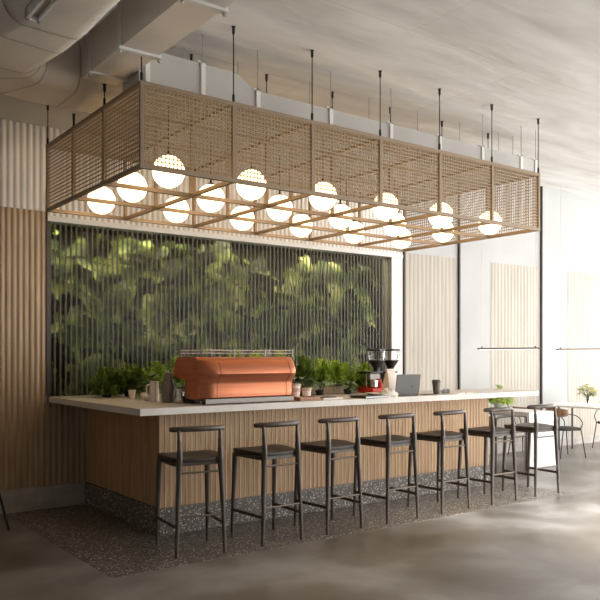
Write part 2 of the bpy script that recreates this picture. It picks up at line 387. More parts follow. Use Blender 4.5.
# ------------------------------------------------------------------ bar stools
def make_stool():
    s = empty('bar_stool')
    seat = MB(); rings = []
    n = 28
    def outline(sc, z, dip=0):
        r = []
        for j in range(n):
            a = 2 * PI * j / n; ca, sa = math.cos(a), math.sin(a)
            x = .222 * sc * abs(ca) ** .38 * (1 if ca > 0 else -1); y = .205 * sc * abs(sa) ** .38 * (1 if sa > 0 else -1)
            if sa < 0: x *= .88
            r.append((x, y + .02, z + dip * (x * x) / .05))
        return r
    rings = [outline(.93, .668), outline(.985, .673, .006), outline(1.0, .684, .010), outline(.995, .695, .012), outline(.965, .699, .012), outline(.55, .692, .010), outline(.02, .688)]
    seat.loft(rings); seat.build('seat', 'stool_seat', s)
    ap = MB()
    for (a, b) in (((-.18, -.165), (.18, -.165)), ((-.195, .175), (.195, .175)), ((-.18, -.165), (-.195, .175)), ((.18, -.165), (.195, .175))):
        d = Vector((b[0] - a[0], b[1] - a[1], 0)); L = d.length; ang = math.atan2(d.y, d.x)
        ap.box(0, L, -.009, .009, .648, .676, Matrix.Translation((a[0], a[1], 0)) @ Matrix.Rotation(ang, 4, 'Z'))
    ap.build('apron', 'stool', s)
    for sx in (-1, 1):
        MB().tube(smooth_path([(sx * .184, -.205, 0), (sx * .174, -.198, .30), (sx * .160, -.188, .62), (sx * .157, -.190, .70), (sx * .156, -.184, .80), (sx * .158, -.176, .902)], 4),
                  [.0125] * 2 + [.015] * 3 + [.018] * 3 + [.021, .022, .023, .023] + [.021] * 3 + [.0165] * 3 + [.012] * 3, 12).build('leg', 'stool', s)
        MB().tube([(sx * .202, .208, 0), (sx * .198, .198, .3), (sx * .192, .180, .60), (sx * .190, .176, .672)], [.0125, .0165, .0215, .023], 12).build('leg', 'stool', s)
        MB().tube([(sx * .180, -.200, .215), (sx * .199, .200, .215)], .0095, 8, sy=1.4).build('stretcher', 'stool', s)
    MB().tube([(-.180, -.200, .285), (.180, -.200, .285)], .0075, 8).build('footrest_bar', 'stool_bar', s)
    MB().tube([(-.170, -.189, .600), (.170, -.189, .600)], .0075, 8).build('back_bar', 'stool_bar', s)
    cr = smooth_path([(-.207, -.118, .908), (-.192, -.138, .911), (-.12, -.176, .914), (0, -.193, .915), (.12, -.176, .914), (.192, -.138, .911), (.207, -.118, .908)], 5)
    k = len(cr); rs = [.0165 * (1 - .6 * abs(2 * i / (k - 1) - 1) ** 6) for i in range(k)]
    MB().tube(cr, rs, 12, sy=1.25).build('backrest', 'stool', s)
    return s
st0 = make_stool()
stools = [(2.695, 5.005, -9, 'leftmost, at the dark counter corner'), (3.346, 4.955, 0, 'second from left, below copper machine'),
          (3.972, 4.96, 0, 'third from left, below stacked cups'), (4.632, 4.96, 0, 'middle one of the seven'),
          (5.314, 4.962, 0, 'fifth from left, below takeaway cup'), (6.006, 4.955, 0, 'sixth, at end of slatted front'),
          (6.715, 4.96, -3, 'rightmost, before the white table')]
for i, (x, y, rz, lb) in enumerate(stools):
    s = st0 if i == 0 else copy_tree(st0)
    s.location = (x + .012, y, .0015); s.rotation_euler = (0, 0, R(rz))
    tag(s, 'dark wooden bar stool with curved back rail, ' + lb, 'bar stool', 'dark bar stools along the counter')

# ------------------------------------------------------------------ suspended mesh cage
GX, GY, SX, SY, ZB, ZTP = 2.1212, 4.606, .7064, .6258, 2.677, 3.25
cage = empty('mesh_canopy', (GX, GY, ZTP))
t = .028
def cbuild(mb, name, m): return at(cage, mb, name, m)
for z in (ZB + t / 2, ZTP - t / 2):
    for j in range(4):
        cbuild(MB().box(GX - t / 2, GX + 6 * SX + t / 2, GY + j * SY - t / 2, GY + j * SY + t / 2, z - t / 2, z + t / 2), 'frame_rail', 'cage')
    for i in range(7):
        cbuild(MB().box(GX + i * SX - t / 2, GX + i * SX + t / 2, GY + t / 2, GY + 3 * SY - t / 2, z - t / 2 + .001, z + t / 2 - .001), 'cross_rail', 'cage')
for i in range(7):
    for j in range(4):
        if i in (0, 6) or j in (0, 3) or True:
            tt = .013
            cbuild(MB().box(GX + i * SX - tt, GX + i * SX + tt, GY + j * SY - tt, GY + j * SY + tt, ZB + t, ZTP - t), 'post', 'cage')
W = .0036
def grid(mb, o, u, v, nu, nv, nrm):
    """woven wires over a rectangle spanned by u and v"""
    o, u, v, nrm = Vector(o), Vector(u), Vector(v), Vector(nrm)
    def bar(a, b, side, off):
        h = side.normalized() * W; q = nrm * W * .5; c = nrm * off
        vs = [p + s1 * h + s2 * q + c for p in (a, b) for s1, s2 in ((-1, -1), (1, -1), (1, 1), (-1, 1))]
        mb.add(vs, [(0, 1, 5, 4), (1, 2, 6, 5), (2, 3, 7, 6), (3, 0, 4, 7)])
    for i in range(1, nu): bar(o + u * i / nu, o + u * i / nu + v, u, .002)
    for i in range(1, nv): bar(o + v * i / nv, o + v * i / nv + u, v, -.002)
nz = 19; H = ZTP - ZB
for i in range(6):
    for jj in (0,):
        mb = MB(); grid(mb, (GX + i * SX, GY + jj * SY, ZB), (SX, 0, 0), (0, 0, H), 24, nz, (0, 1, 0)); cbuild(mb, 'mesh_panel', 'mesh')
    for j in range(3):
        mb = MB(); grid(mb, (GX + i * SX, GY + j * SY, ZTP - .01), (SX, 0, 0), (0, SY, 0), 24, 21, (0, 0, 1)); cbuild(mb, 'mesh_panel', 'mesh')
for j in range(3):
    for ii in (0, 6):
        mb = MB(); grid(mb, (GX + ii * SX, GY + j * SY, ZB), (0, SY, 0), (0, 0, H), 21, nz, (1, 0, 0)); cbuild(mb, 'mesh_panel', 'mesh')
def ceil_z(y): return ZC if y <= 5.5 else ZC + (y - 5.5) * .28 / 1.76
for i in range(7):
    for j in range(4):
        x, y = GX + i * SX, GY + j * SY; zc = ceil_z(y)
        if j == 3 and i < 2: zc = 3.60
        if j == 2 and i < 2: zc = 3.352
        if j == 1 and i == 0: zc = 3.408
        rd = cbuild(MB().tube([(x, y, ZTP - .005), (x, y, zc)], .0042, 6), 'hanger_rod', 'black_metal')
        at(cage, MB().lathe([(.006, 0), (.010, .004), (.010, .05), (.005, .06)], (x, y, ZTP), 8), 'rod_socket', 'black_metal').parent = rd
        at(cage, MB().lathe([(.005, -.06), (.011, -.045), (.011, -.006), (.016, -.002), (.016, 0)], (x, y, zc), 8), 'ceiling_fitting', 'black_metal').parent = rd
tag(cage, 'long bronze wire mesh canopy with square openings hanging over the bar', 'canopy')
# globes
gl0 = empty('globe_lamp')
MB().sphere((0, 0, 0), .116, 28, 16).build('globe', 'globe', gl0)
MB().lathe([(.030, .108), (.030, .118), (.022, .124), (.010, .128), (.007, .165)], n=16).build('cap', 'black_metal', gl0)
MB().tube([(0, 0, .16), (0, 0, ZTP - 2.765 - .016)], .0025, 6).build('cord', 'black_metal', gl0)
rows = ['front', 'middle', 'back']; bays = ['first', 'second', 'third', 'fourth', 'fifth', 'last']
for i in range(6):
    for j in range(3):
        g = gl0 if i + j == 0 else copy_tree(gl0)
        g.location = (GX + (i + .5) * SX, GY + (j + .5) * SY, 2.765)
        tag(g, 'glowing round glass lamp, %s row of the canopy, %s bay from the left' % (rows[j], bays[i]), 'pendant lamp', 'globe lamps inside the mesh canopy')

# ------------------------------------------------------------------ ducts
# white rectangular duct along the bar
dx = empty('rectangular_duct', (2.2, 5.0, 3.31))
y0, y1 = 4.86, 5.14
prof = [(2.22, 3.585), (3.0, 3.575), (3.18, 3.478), (6.72, 3.478)]
mb = MB(); mb.loft([[(x, y0, 3.31), (x, y1, 3.31), (x, y1, z), (x, y0, z)] for x, z in prof], smooth=False); at(dx, mb, 'duct_body', 'duct_white')
for k, (x, z) in enumerate([(2.28, 3.585), (2.72, 3.579), (3.20, 3.478), (3.92, 3.478), (4.60, 3.478), (5.22, 3.478), (5.82, 3.478), (6.42, 3.478), (6.66, 3.478)]):
    at(dx, MB().box(x - .018, x + .018, y0 - .014, y0, 3.30, z + .012).box(x - .018, x + .018, y1, y1 + .014, 3.30, z + .012).box(x - .018, x + .018, y0 - .014, y1 + .014, 3.296, 3.31).box(x - .05, x + .018, y0 - .014, y0 + .02, z + .002, z + .012), 'strap', 'strap')
    for yy in (y0 - .004, y1 + .004):
        at(dx, MB().tube([(x, yy, z), (x, yy, ZC)], .0045, 6), 'hanger_rod', 'zinc')
tag(dx, 'long white rectangular air duct running over the mesh canopy', 'air duct')
# rectangular duct running towards the wall, left of the canopy
dy = empty('rectangular_duct', (2.06, 1.0, 3.4))
a0, a1 = 1.95, 2.205
at(dy, MB().box(a0, a1, .2, 5.22, 3.41, 3.69), 'duct_body', 'duct')
for y in (2.2, 2.95, 3.70, 4.54, 5.055):
    for xa in (a0 - .014, a1): at(dy, MB().box(xa, xa + .014, y - .022, y + .022, 3.41, 3.715), 'strap', 'strap')
    at(dy, MB().box(a0 - .02, a1 + .02, y - .02, y + .02, 3.392, 3.41), 'bracket', 'strap')
    for x in (a0 - .008, a1 + .008):
        at(dy, MB().lathe([(.012, 0), (.012, .016), (.006, .018), (.006, .03)], (x, y, 3.372), 8), 'bolt', 'zinc')
        at(dy, MB().tube([(x, y, 3.70), (x, y, ZC)], .005, 6), 'hanger_rod', 'zinc')
tag(dy, 'grey boxed air duct with white straps left of the canopy', 'air duct')
# big rounded duct that bends along the back
def rrect(w, h, r, n=5):
    out = []
    for cx, cy, a in ((w / 2 - r, h / 2 - r, 0), (-w / 2 + r, h / 2 - r, 90), (-w / 2 + r, -h / 2 + r, 180), (w / 2 - r, -h / 2 + r, 270)):
        for k in range(n + 1):
            q = R(a + 90 * k / n); out.append((cx + r * math.cos(q), cy + r * math.sin(q)))
    return out
def duct_rings(path, wid, h, r, g=0):
    P = [Vector(p) for p in path]; rings = []
    for i in range(len(P)):
        T = (P[min(i + 1, len(P) - 1)] - P[max(0, i - 1)]).normalized()
        S = T.cross(Vector((0, 0, 1))).normalized(); U = S.cross(T)
        rings.append([tuple(P[i] + S * a + U * b) for a, b in rrect(wid[i] + g, h + g, r)])
    return rings
path = [(1.46, y, 3.54) for y in (.3, 1.0, 1.6, 2.2, 2.6, 3.0, 3.4, 3.8, 4.15)] + [(1.46, 4.45, 3.54), (1.43, 4.70, 3.54), (1.38, 4.92, 3.54)]
wid = [.50] * 9 + [.52, .56, .60]
cx, cy, rr = 1.75, 5.15, .41
path += [(cx - rr * math.cos(R(a)), cy + rr * math.sin(R(a)), 3.54) for a in (5, 20, 36, 52, 68, 84)] + [(1.95, cy + rr, 3.54), (2.15, cy + rr, 3.54), (2.6, cy + rr, 3.54), (3.1, cy + rr, 3.54)]
wid += [.60] * 10
bd = empty('rounded_duct', (1.1, .3, 3.4))
rg = duct_rings(path, wid, .38, .13)
mb = MB(); mb.loft(rg); 
o = at(bd, mb, 'duct_body', 'duct')
for i in range(1, len(path) - 1):
    big = duct_rings(path, wid, .38, .134, .01)
    P0, P1, Pm = Vector(path[i - 1]), Vector(path[i + 1]), Vector(path[i]); T = (P1 - P0).normalized() * .006
    mb = MB(); mb.loft([[tuple(Vector(p) - T) for p in big[i]], [tuple(Vector(p) + T) for p in big[i]]], caps=False)
    at(bd, mb, 'seam_ring', 'duct_dark' if i in (9, 10, 12, 14, 16, 18) else 'duct').parent = o
tag(bd, 'large rounded air duct bending along the ceiling at the upper left', 'air duct')
# channel light under the round duct
ch = empty('channel_light', (1.0, 2.0, 3.2))
X0 = 1.235
at(ch, MB().box(X0 - .038, X0 - .022, 1.2, 4.02, 3.20, 3.26).box(X0 + .022, X0 + .038, 1.2, 4.02, 3.20, 3.26).box(X0 - .038, X0 + .038, 1.2, 4.02, 3.25, 3.26).box(X0 - .038, X0 + .038, 4.00, 4.02, 3.20, 3.26), 'housing', 'strap')
at(ch, MB().box(X0 - .022, X0 + .022, 1.2, 4.00, 3.222, 3.232), 'diffuser', 'zinc')
for y in (1.9, 3.6): at(ch, MB().tube([(X0, y, 3.26), (X0 + .02, y, 3.352)], .008, 8), 'hanger_rod', 'black_metal')
tag(ch, 'narrow white channel light fixed beneath the large rounded duct', 'ceiling light')

# ------------------------------------------------------------------ espresso machine
em = empty('espresso_machine', (3.35, 5.4, ZT))
prof = [(5.205, 1.100), (5.185, 1.112), (5.180, 1.150), (5.184, 1.215), (5.172, 1.245), (5.135, 1.275), (5.118, 1.300), (5.124, 1.335), (5.160, 1.395), (5.195, 1.425), (5.225, 1.433),
        (5.560, 1.433), (5.585, 1.425), (5.665, 1.290), (5.660, 1.275), (5.46, 1.245), (5.44, 1.23), (5.44, 1.112), (5.43, 1.100)]
def ring(x, ins):
    out = []
    for y, z in prof:
        yy = y + ins * max(0, (5.36 - y) / .2) if y < 5.36 else y
        out.append((x + (0 if z < 1.25 or y > 5.4 else 0), yy, z))
    return out
rings = []
for x, ins in ((2.885, .075), (2.90, .055), (2.935, .022), (2.975, .004), (3.01, 0)): rings.append(ring(x, ins))
for x, ins in ((3.715, 0), (3.745, .004), (3.775, .022), (3.795, .055), (3.805, .075)): rings.append(ring(x, ins))
mb = MB(); mb.loft(rings); body = at(em, mb, 'body', 'copper')
for x in (3.03, 3.70):
    rp = [(x, y - .0012, z) for y, z in prof[1:9]]
    at(em, MB().tube(rp, .0016, 6), 'seam', 'dark_plastic').parent = body
at(em, MB().box(2.93, 3.78, 5.19, 5.46, 1.084, 1.100).box(2.93, 3.78, 5.185, 5.20, 1.064, 1.100), 'drip_base', 'steel')
for x in (2.97, 3.74):
    for y in (5.24, 5.42): at(em, MB().box(x - .028, x + .028, y - .025, y + .025, ZT, 1.09), 'foot', 'dark_plastic')
for y in (5.20, 5.56):
    for z in (1.462, 1.486): at(em, MB().tube([(2.90, y, z), (3.78, y, z)], .0042, 8), 'cup_rail', 'chrome')
    for x in (2.90, 3.2, 3.5, 3.78): at(em, MB().box(x - .005, x + .005, y - .004, y + .004, 1.43, 1.498), 'rail_post', 'dark_plastic' if x < 3 else 'steel')
for x in (3.1, 3.36, 3.62): at(em, MB().lathe([(.03, 0), (.034, .03), (.028, .055), (.02, .05)], (x, 5.58, 1.17), 12), 'group_head', 'chrome')
tag(em, 'large copper espresso machine with chrome cup rails standing on the counter', 'espresso machine')

# ------------------------------------------------------------------ grinders
def make_grinder(name='coffee_grinder'):
    g = empty(name)
    MB().box(-.085, .085, -.11, .13, 0, .055).build('base', 'red', g, bevel=.01)
    MB().box(-.07, .07, 0, .12, .055, .205).build('body', 'chrome', g, bevel=.01)
    MB().lathe([(.030, .055), (.046, .065), (.046, .13), (.036, .14)], (-.022, -.055, 0), 18).build('dosing_cup', 'chrome', g)
    MB().tube(smooth_path([(.045, -.08, .055), (.045, -.085, .09), (.04, -.06, .13), (.04, -.03, .15)], 4), [.03] * 4 + [.022] * 4 + [.014] * 4 + [.01], 10).build('lever', 'red', g)
    MB().box(-.073, .073, -.055, .0, .135, .205).build('front_plate', 'steel', g, bevel=.008)
    MB().box(-.088, .088, -.085, .13, .205, .222).build('top_plate', 'dark_plastic', g, bevel=.005)
    MB().lathe([(.035, .222), (.032, .255), (.045, .275), (.078, .325), (.086, .330), (.086, .340)], (.068, 0, 0), 24).build('hopper_cone', 'dark_plastic', g)
    MB().lathe([(.084, .338), (.094, .435), (.090, .435), (.080, .340)], (.068, 0, 0), 24).build('hopper_glass', 'glass', g)
    MB().lathe([(.098, .435), (.100, .440), (.100, .452), (.092, .456)], (.068, 0, 0), 24).build('lid', 'dark_plastic', g)
    return g
gr = make_grinder()
for i, (x, lb) in enumerate(((5.275, 'left of the two grinders, nearer the shrubs'), (5.48, 'right of the two grinders, beside the pale paper bag'))):
    g = gr if i == 0 else copy_tree(gr); g.location = (x, 5.86, ZT)
    tag(g, 'coffee grinder with glass hopper, ' + lb, 'coffee grinder', 'coffee grinders on the counter')

# ------------------------------------------------------------------ small things on the counter
def simple(name, mb, m, label, cat, loc, group=None, bevel=0, rz=0):
    o = mb.build(name, m, bevel=bevel); o.location = loc; o.rotation_euler = (0, 0, rz); return tag(o, label, cat, group)
cup_prof = [(.022, 0), (.026, .004), (.033, .075), (.036, .085), (.033, .085), (.024, .008), (.002, .006)]
simple('ceramic_cup', MB().lathe([(r_, z * .95) for r_, z in cup_prof], n=20), 'ceramic', 'small white cup at the left end, below the dark broad leaves', 'cup', (2.812, 6.304, ZT))
simple('ceramic_cup', MB().lathe([(r_ * .85, z * .72) for r_, z in cup_prof], n=20), 'ceramic', 'shorter white cup just right of the small white cup', 'cup', (2.862, 6.16, ZT))
simple('ceramic_bowl', MB().lathe([(.02, 0), (.03, .004), (.05, .035), (.054, .045), (.05, .045), (.028, .01), (.002, .008)], n=20), 'ceramic', 'low cream bowl left of the steel shaker', 'bowl', (2.80, 5.95, ZT))
jg = empty('tall_jug', (2.80, 5.83, ZT)); jg.scale = (.8, .8, .88)
MB().lathe([(.045, 0), (.055, .01), (.05, .11), (.042, .175), (.046, .195), (.042, .195), (.038, .17), (.044, .02), (.002, .01)], n=24).build('jug_body', 'ceramic', jg)
MB().tube(smooth_path([(-.045, .0, .17), (-.085, 0, .15), (-.085, 0, .08), (-.05, 0, .05)], 4), .006, 8).build('handle', 'ceramic', jg)
tag(jg, 'tall cream jug standing behind the grey steel shaker', 'jug')
sh = empty('cocktail_shaker', (2.845, 5.66, ZT))
MB().lathe([(.046, 0), (.052, .01), (.060, .10), (.058, .135), (.040, .175)], n=28).build('shaker_body', 'steel', sh)
MB().lathe([(.041, .172), (.040, .185), (.030, .215), (.026, .222)], n=28).build('strainer', 'steel', sh)
MB().lathe([(.027, .220), (.026, .240), (.018, .25), (.004, .253)], n=20).build('cap', 'steel', sh)
tag(sh, 'grey steel cocktail shaker left of the copper machine', 'shaker')
mp = empty('milk_pitcher', (2.865, 5.50, ZT))
MB().lathe([(.040, 0), (.043, .006), (.036, .07), (.031, .105), (.034, .12), (.031, .12), (.029, .10), (.036, .01), (.002, .008)], n=24).build('pitcher_body', 'chrome', mp)
MB().tube(smooth_path([(.03, -.01, .11), (.065, -.03, .10), (.068, -.03, .05), (.038, -.01, .025)], 4), .004, 8).build('handle', 'chrome', mp)
tag(mp, 'small shiny milk pitcher in front of the steel shaker', 'milk pitcher')
simple('knock_box', MB().lathe([(.038, 0), (.042, .005), (.052, .055), (.056, .062), (.05, .062), (.038, .012), (.002, .01)], n=24), 'cup', 'dark round knock box at the lower left corner of the copper machine', 'bowl', (2.945, 5.48, ZT))
# right of the machine
ty = empty('serving_tray', (3.95, 5.26, ZT))
MB().box(-.12, .10, -.10, .10, 0, .014).build('tray_base', 'tray', ty, bevel=.003)
MB().box(-.12, .10, -.10, -.085, .014, .030).box(-.12, .10, .085, .10, .014, .030).box(-.12, -.105, -.085, .085, .014, .030).box(.085, .10, -.085, .085, .014, .030).build('rim', 'tray', ty)
tag(ty, 'small reddish wooden tray just right of the copper machine', 'tray')
def stack_cup(x, y, z0, r_, h, lb):
    o = simple('paper_cup', MB().lathe([(r_ * .72, 0), (r_ * .75, .003), (r_ * .96, h * .92), (r_ * 1.04, h * .95), (r_ * 1.04, h), (r_ * .94, h), (r_ * .7, .01), (.002, .008)], n=22), 'paper', lb, 'cup', (x, y, z0), 'kraft cups right of the copper machine')
    MB().lathe([(r_ * .80, h * .25), (r_ * .915, h * .75), (r_ * .925, h * .75), (r_ * .81, h * .25)], n=22, caps=False).build('sleeve', 'bag', o)
stack_cup(3.90, 5.33, ZT + .0145, .050, .075, 'lower wide kraft cup of the left stack on the wooden tray')
stack_cup(3.90, 5.33, ZT + .09, .056, .05, 'upper kraft cup crowning the left stack on the wooden tray')
stack_cup(4.05, 5.36, ZT, .045, .10, 'single kraft cup standing to the right of the wooden tray')
simple('flat_board', MB().box(-.11, .12, -.05, .05, 0, .016), 'ceramic', 'pale flat board lying right of the kraft cups', 'board', (4.20, 5.22, ZT), bevel=.003)
simple('smartphone', MB().box(-.075, .075, -.035, .035, 0, .008), 'dark_plastic', 'black phone lying on the pale flat board', 'phone', (4.17, 5.215, ZT + .0165), bevel=.003)
# paper bag, notebook with cloth
bg = empty('paper_bag', (5.16, 5.46, ZT))
MB().loft([[(-.058, -.045, 0), (.058, -.045, 0), (.058, .045, 0), (-.058, .045, 0)], [(-.058, -.045, .12), (.056, -.042, .12), (.056, .042, .12), (-.058, .045, .12)],
           [(-.050, -.02, .20), (.058, -.02, .20), (.058, .02, .20), (-.050, .02, .20)], [(-.050, -.008, .235), (.060, -.008, .235), (.060, .008, .235), (-.050, .008, .235)]], smooth=False).build('bag_body', 'bag', bg, bevel=.003)
MB().box(-.052, .064, -.014, .012, .235, .255).build('folded_top', 'bag', bg, bevel=.003)
tag(bg, 'pale pink paper bag with a folded top, beside the grinders', 'paper bag')
nbk = empty('notebook', (4.655, 5.20, ZT), R(4))
MB().box(-.15, .15, -.10, .10, 0, .004).box(-.15, .15, -.10, .10, .018, .022).box(-.15, -.146, -.10, .10, .004, .018).build('cover', 'pad', nbk)
MB().box(-.146, .146, -.096, .096, .004, .018).build('pages', 'page', nbk)
tag(nbk, 'black notebook lying flat in front of the grinders', 'notebook')
simple('saucer', MB().lathe([(.035, 0), (.04, .004), (.068, .016), (.066, .019), (.038, .008), (.002, .007)], n=28), 'ceramic', 'white saucer lying on the black notebook', 'saucer', (4.71, 5.22, ZT + .0225))
def crumple(seed, rx, ry, rz_):
    r_ = random.Random(seed); mb = MB(); n, m = 20, 10; rings = []
    for i in range(m + 1):
        th = PI / 2 * i / m * .98; ring_ = []
        for j in range(n):
            a = 2 * PI * j / n; q = 1 + .16 * math.sin(3 * a + seed) * math.cos(2 * th) + .13 * math.sin(5 * a + 2.1 * i * .6) + r_.uniform(-.05, .05)
            ring_.append((rx * q * math.cos(a) * math.cos(th), ry * q * math.sin(a) * math.cos(th), rz_ * math.sin(th) * (1 + .1 * math.sin(4 * a))))
        rings.append(ring_)
    return mb.loft(rings)
simple('crumpled_napkin', crumple(3, .10, .07, .078), 'cloth', 'crumpled linen napkin beside the left edge of the laptop', 'napkin', (4.875, 5.185, ZT))
# laptop, its back to the room
lp = empty('laptop', (5.12, 5.20, ZT), R(-3))
MB().box(-.150, .150, -.01, .205, 0, .014).build('keyboard_base', 'laptop', lp, bevel=.004)
tilt = Matrix.Translation((0, -.012, .010)) @ Matrix.Rotation(R(8), 4, 'X')
MB().box(-.150, .150, -.008, 0, 0, .200, tilt).build('screen_lid', 'laptop', lp, bevel=.003)
lg = MB().lathe([(.013, 0), (.013, .0014)], n=18); lg.v = [tuple(tilt @ Vector((v[0] + .055, -.0082 - v[2], v[1] + .085))) for v in lg.v]; lg.build('logo', 'dark_plastic', lp)
tag(lp, 'open dark grey laptop seen from behind, on the counter', 'laptop')
cp = empty('takeaway_cup', (5.635, 5.29, ZT))
MB().lathe([(.029, 0), (.030, .003), (.042, .118)], n=28).build('cup_body', 'cup', cp)
MB().lathe([(.045, .116), (.046, .124), (.042, .128), (.040, .142), (.036, .144), (.034, .138), (.002, .138)], n=28).build('lid', 'lid', cp)
tag(cp, 'dark takeaway coffee cup with a lid, right of the laptop', 'cup')
simple('black_coaster', MB().box(-.10, .07, -.04, .05, 0, .006), 'pad', 'flat black pad lying left of the takeaway cup', 'pad', (5.50, 5.25, ZT), bevel=.002)
gls = empty('folded_sunglasses', (5.735, 5.25, ZT))
for sx in (-1, 1):
    mb = MB().lathe([(.002, -.001), (.024, -.001), (.026, .001), (.002, .003)], n=16); mb.v = [(v[0] + sx * .03, v[2], v[1] + .026) for v in mb.v]; mb.build('lens', 'dark_plastic', gls)
    MB().tube([(sx * .055, 0, .035), (sx * .057, .04, .03), (-sx * .02, .052, .012)], .0025, 6).build('temple', 'dark_plastic', gls)
MB().tube([(-.01, 0, .034), (0, -.001, .038), (.01, 0, .034)], .002, 6).build('bridge', 'dark_plastic', gls)
tag(gls, 'folded black sunglasses lying just right of the takeaway cup', 'sunglasses')
mg = empty('open_magazine', (5.90, 5.24, ZT), R(5))
for sx in (-1, 1):
    MB().loft([[(sx * a, y, z) for a, z in ((.002, .002), (.03, .012), (.08, .012), (.15, .004), (.15, .0), (.002, .0))] for y in (-.10, .10)], smooth=False).build('page', 'page', mg)
tag(mg, 'open white magazine lying flat at the right part of the counter', 'magazine')

# ------------------------------------------------------------------ plants on the counter
def shrub(x, y, z, rx, rz_, label, seed, m='leaf_bright', n=520, L=.042, pot=True):
    r_ = random.Random(seed); s = empty('leafy_shrub', (x, y, z))
    fo = MB(); cz = rz_ * .50; rx *= 1.1; n = int(n * 2.6); L *= 1.1
    for k in range(40):
        d = rdir(r_, -.75, 1); tip = Vector((d.x * rx, d.y * rx, cz + d.z * rz_ * .48))
        nl = n // 40
        for q in range(nl):
            t = .35 + .65 * (q + r_.random()) / nl
            p = Vector((0, 0, .04)).lerp(tip, t) + rdir(r_) * .012
            ld = (tip - Vector((0, 0, .04))).normalized() + rdir(r_) * .9
            leaf_shape(fo, p, ld, Vector((0, 0, 1)), L * r_.uniform(.6, 1.2), L * r_.uniform(.28, .42), .15, 3)
    # upright shoots breaking the outline
    for k in range(9):
        a = r_.uniform(0, 2 * PI); q = r_.uniform(0, .7) * rx; b = Vector((q * math.cos(a), q * math.sin(a), cz + rz_ * .25))
        for w in range(10):
            leaf_shape(fo, b + Vector((0, 0, rz_ * .26 * w / 10)), Vector((math.cos(w * 2.4), math.sin(w * 2.4), .9)), Vector((0, 0, 1)), L * .75, L * .28, .1, 3)
    fo.build('foliage', m, s, fix=False)
    stm = MB()
    for k in range(6):
        a = k * 1.05; stm.tube([(0.01 * math.cos(a), .01 * math.sin(a), .03), (rx * .5 * math.cos(a), rx * .5 * math.sin(a), cz)], .003, 5)
    stm.build('stems', 'stem', s)
    if pot: MB().lathe([(.035, 0), (.04, .004), (.052, .06), (.055, .065), (.05, .065), (.045, .052), (.002, .05)], n=18).build('pot', 'pad', s)
    return tag(s, label, 'plant')
def broad(x, y, z, h, label, seed, m='leaf_broad', n=16, L=.15, W=.07, spread=1.0):
    r_ = random.Random(seed); s = empty('broadleaf_plant', (x, y, z))
    fo = MB(); stm = MB()
    for k in range(n):
        a = 2.4 * k + r_.uniform(-.3, .3); d = Vector((math.cos(a), math.sin(a), 0))
        hh = h * r_.uniform(.35, .85); b = d * .03 * spread + Vector((0, 0, hh))
        stm.tube([(0, 0, .03), tuple(b)], .0025, 5)
        leaf_shape(fo, b, d + Vector((0, 0, r_.uniform(.2, .9))), Vector((0, 0, 1)), L * r_.uniform(.7, 1.1), W * r_.uniform(.8, 1.1), .55, 6)
    fo.build('leaves', m, s, fix=False); stm.build('stems', 'stem', s)
    MB().lathe([(.030, 0), (.035, .004), (.043, .045), (.046, .05), (.042, .05), (.038, .042), (.002, .04)], n=18).build('pot', 'pad', s)
    return tag(s, label, 'plant')
shrub(2.745, 6.72, ZT, .125, .27, 'dark round leafy shrub at the far left end of the counter', 1, 'leaf_deep', 620)
shrub(2.96, 6.70, ZT, .12, .30, 'deep green shrub second from the left on the counter', 2, 'leaf_deep', 620)
shrub(3.18, 6.62, ZT, .12, .33, 'bright green shrub third from the left, above the white cups', 3, 'leaf_bright', 620)
shrub(3.42, 6.58, ZT, .12, .37, 'bright green shrub just left of the copper machine', 4, 'leaf_bright', 620)
broad(3.03, 6.33, ZT, .22, 'dark broad-leaved plant behind the small white cups', 11)
broad(3.16, 6.05, ZT, .20, 'broad-leaved plant left of the copper machine, behind the shaker', 12)
for k, (x, top, lb) in enumerate(((3.73, .41, 'tall shrub behind the left part of the copper machine'), (3.96, .41, 'tall shrub behind the middle of the copper machine'), (4.21, .41, 'tall shrub behind the right part of the copper machine'))):
    shrub(x, 6.02, ZT, .11, top + .02, 'bright green ' + lb, 20 + k, 'leaf_bright', 520)
# wooden planter box with its row
pb = empty('planter_box', (4.45, 5.93, ZT))
MB().box(0, 1.03 - .06, 0, .16, 0, .075).build('box_body', 'planter', pb, bevel=.004)
MB().box(.012, .958, .012, .148, .075, .078).build('soil', 'pad', pb)
pb.location = (4.05, 5.93, ZT); pb.scale = (1, 1, 1)
tag(pb, 'long low wooden planter box on the counter right of the copper machine', 'planter')
ZP = ZT + .0785
for k, (x, top, rx, m, lb) in enumerate(((4.50, .30, .09, 'leaf_deep', 'dark shrub in the planter box, next to the copper machine'), (4.70, .27, .11, 'leaf_bright', 'bright shrub in the planter box, right of the kraft cups'),
                                  (4.90, .25, .10, 'leaf_bright', 'small shrub in the middle of the planter box'))):
    shrub(x, 6.00, ZP, rx, top, lb, 30 + k, m, 480, pot=False)
shrub(5.14, 6.08, ZT, .12, .31, 'bright shrub left of the coffee grinders', 40, 'leaf_bright', 560)
shrub(5.42, 6.10, ZT, .12, .30, 'bright shrub directly behind the coffee grinders', 41, 'leaf_bright', 560)
broad(4.34, 5.80, ZT, .20, 'dark arching plant against the right end of the copper machine', 13, n=14, L=.17)
broad(4.56, 5.82, ZT, .17, 'broad-leaved plant in front of the planter box', 14, 'leaf_pale', n=12, L=.13, W=.06)
broad(4.90, 5.80, ZT, .14, 'pale green leafy plant left of the grinders', 15, 'leaf_pale', n=16, L=.10, W=.05)
broad(5.60, 6.02, ZT, .24, 'small plant peeping out behind the paper bag', 16, 'leaf_pale', n=10, L=.08, W=.045)

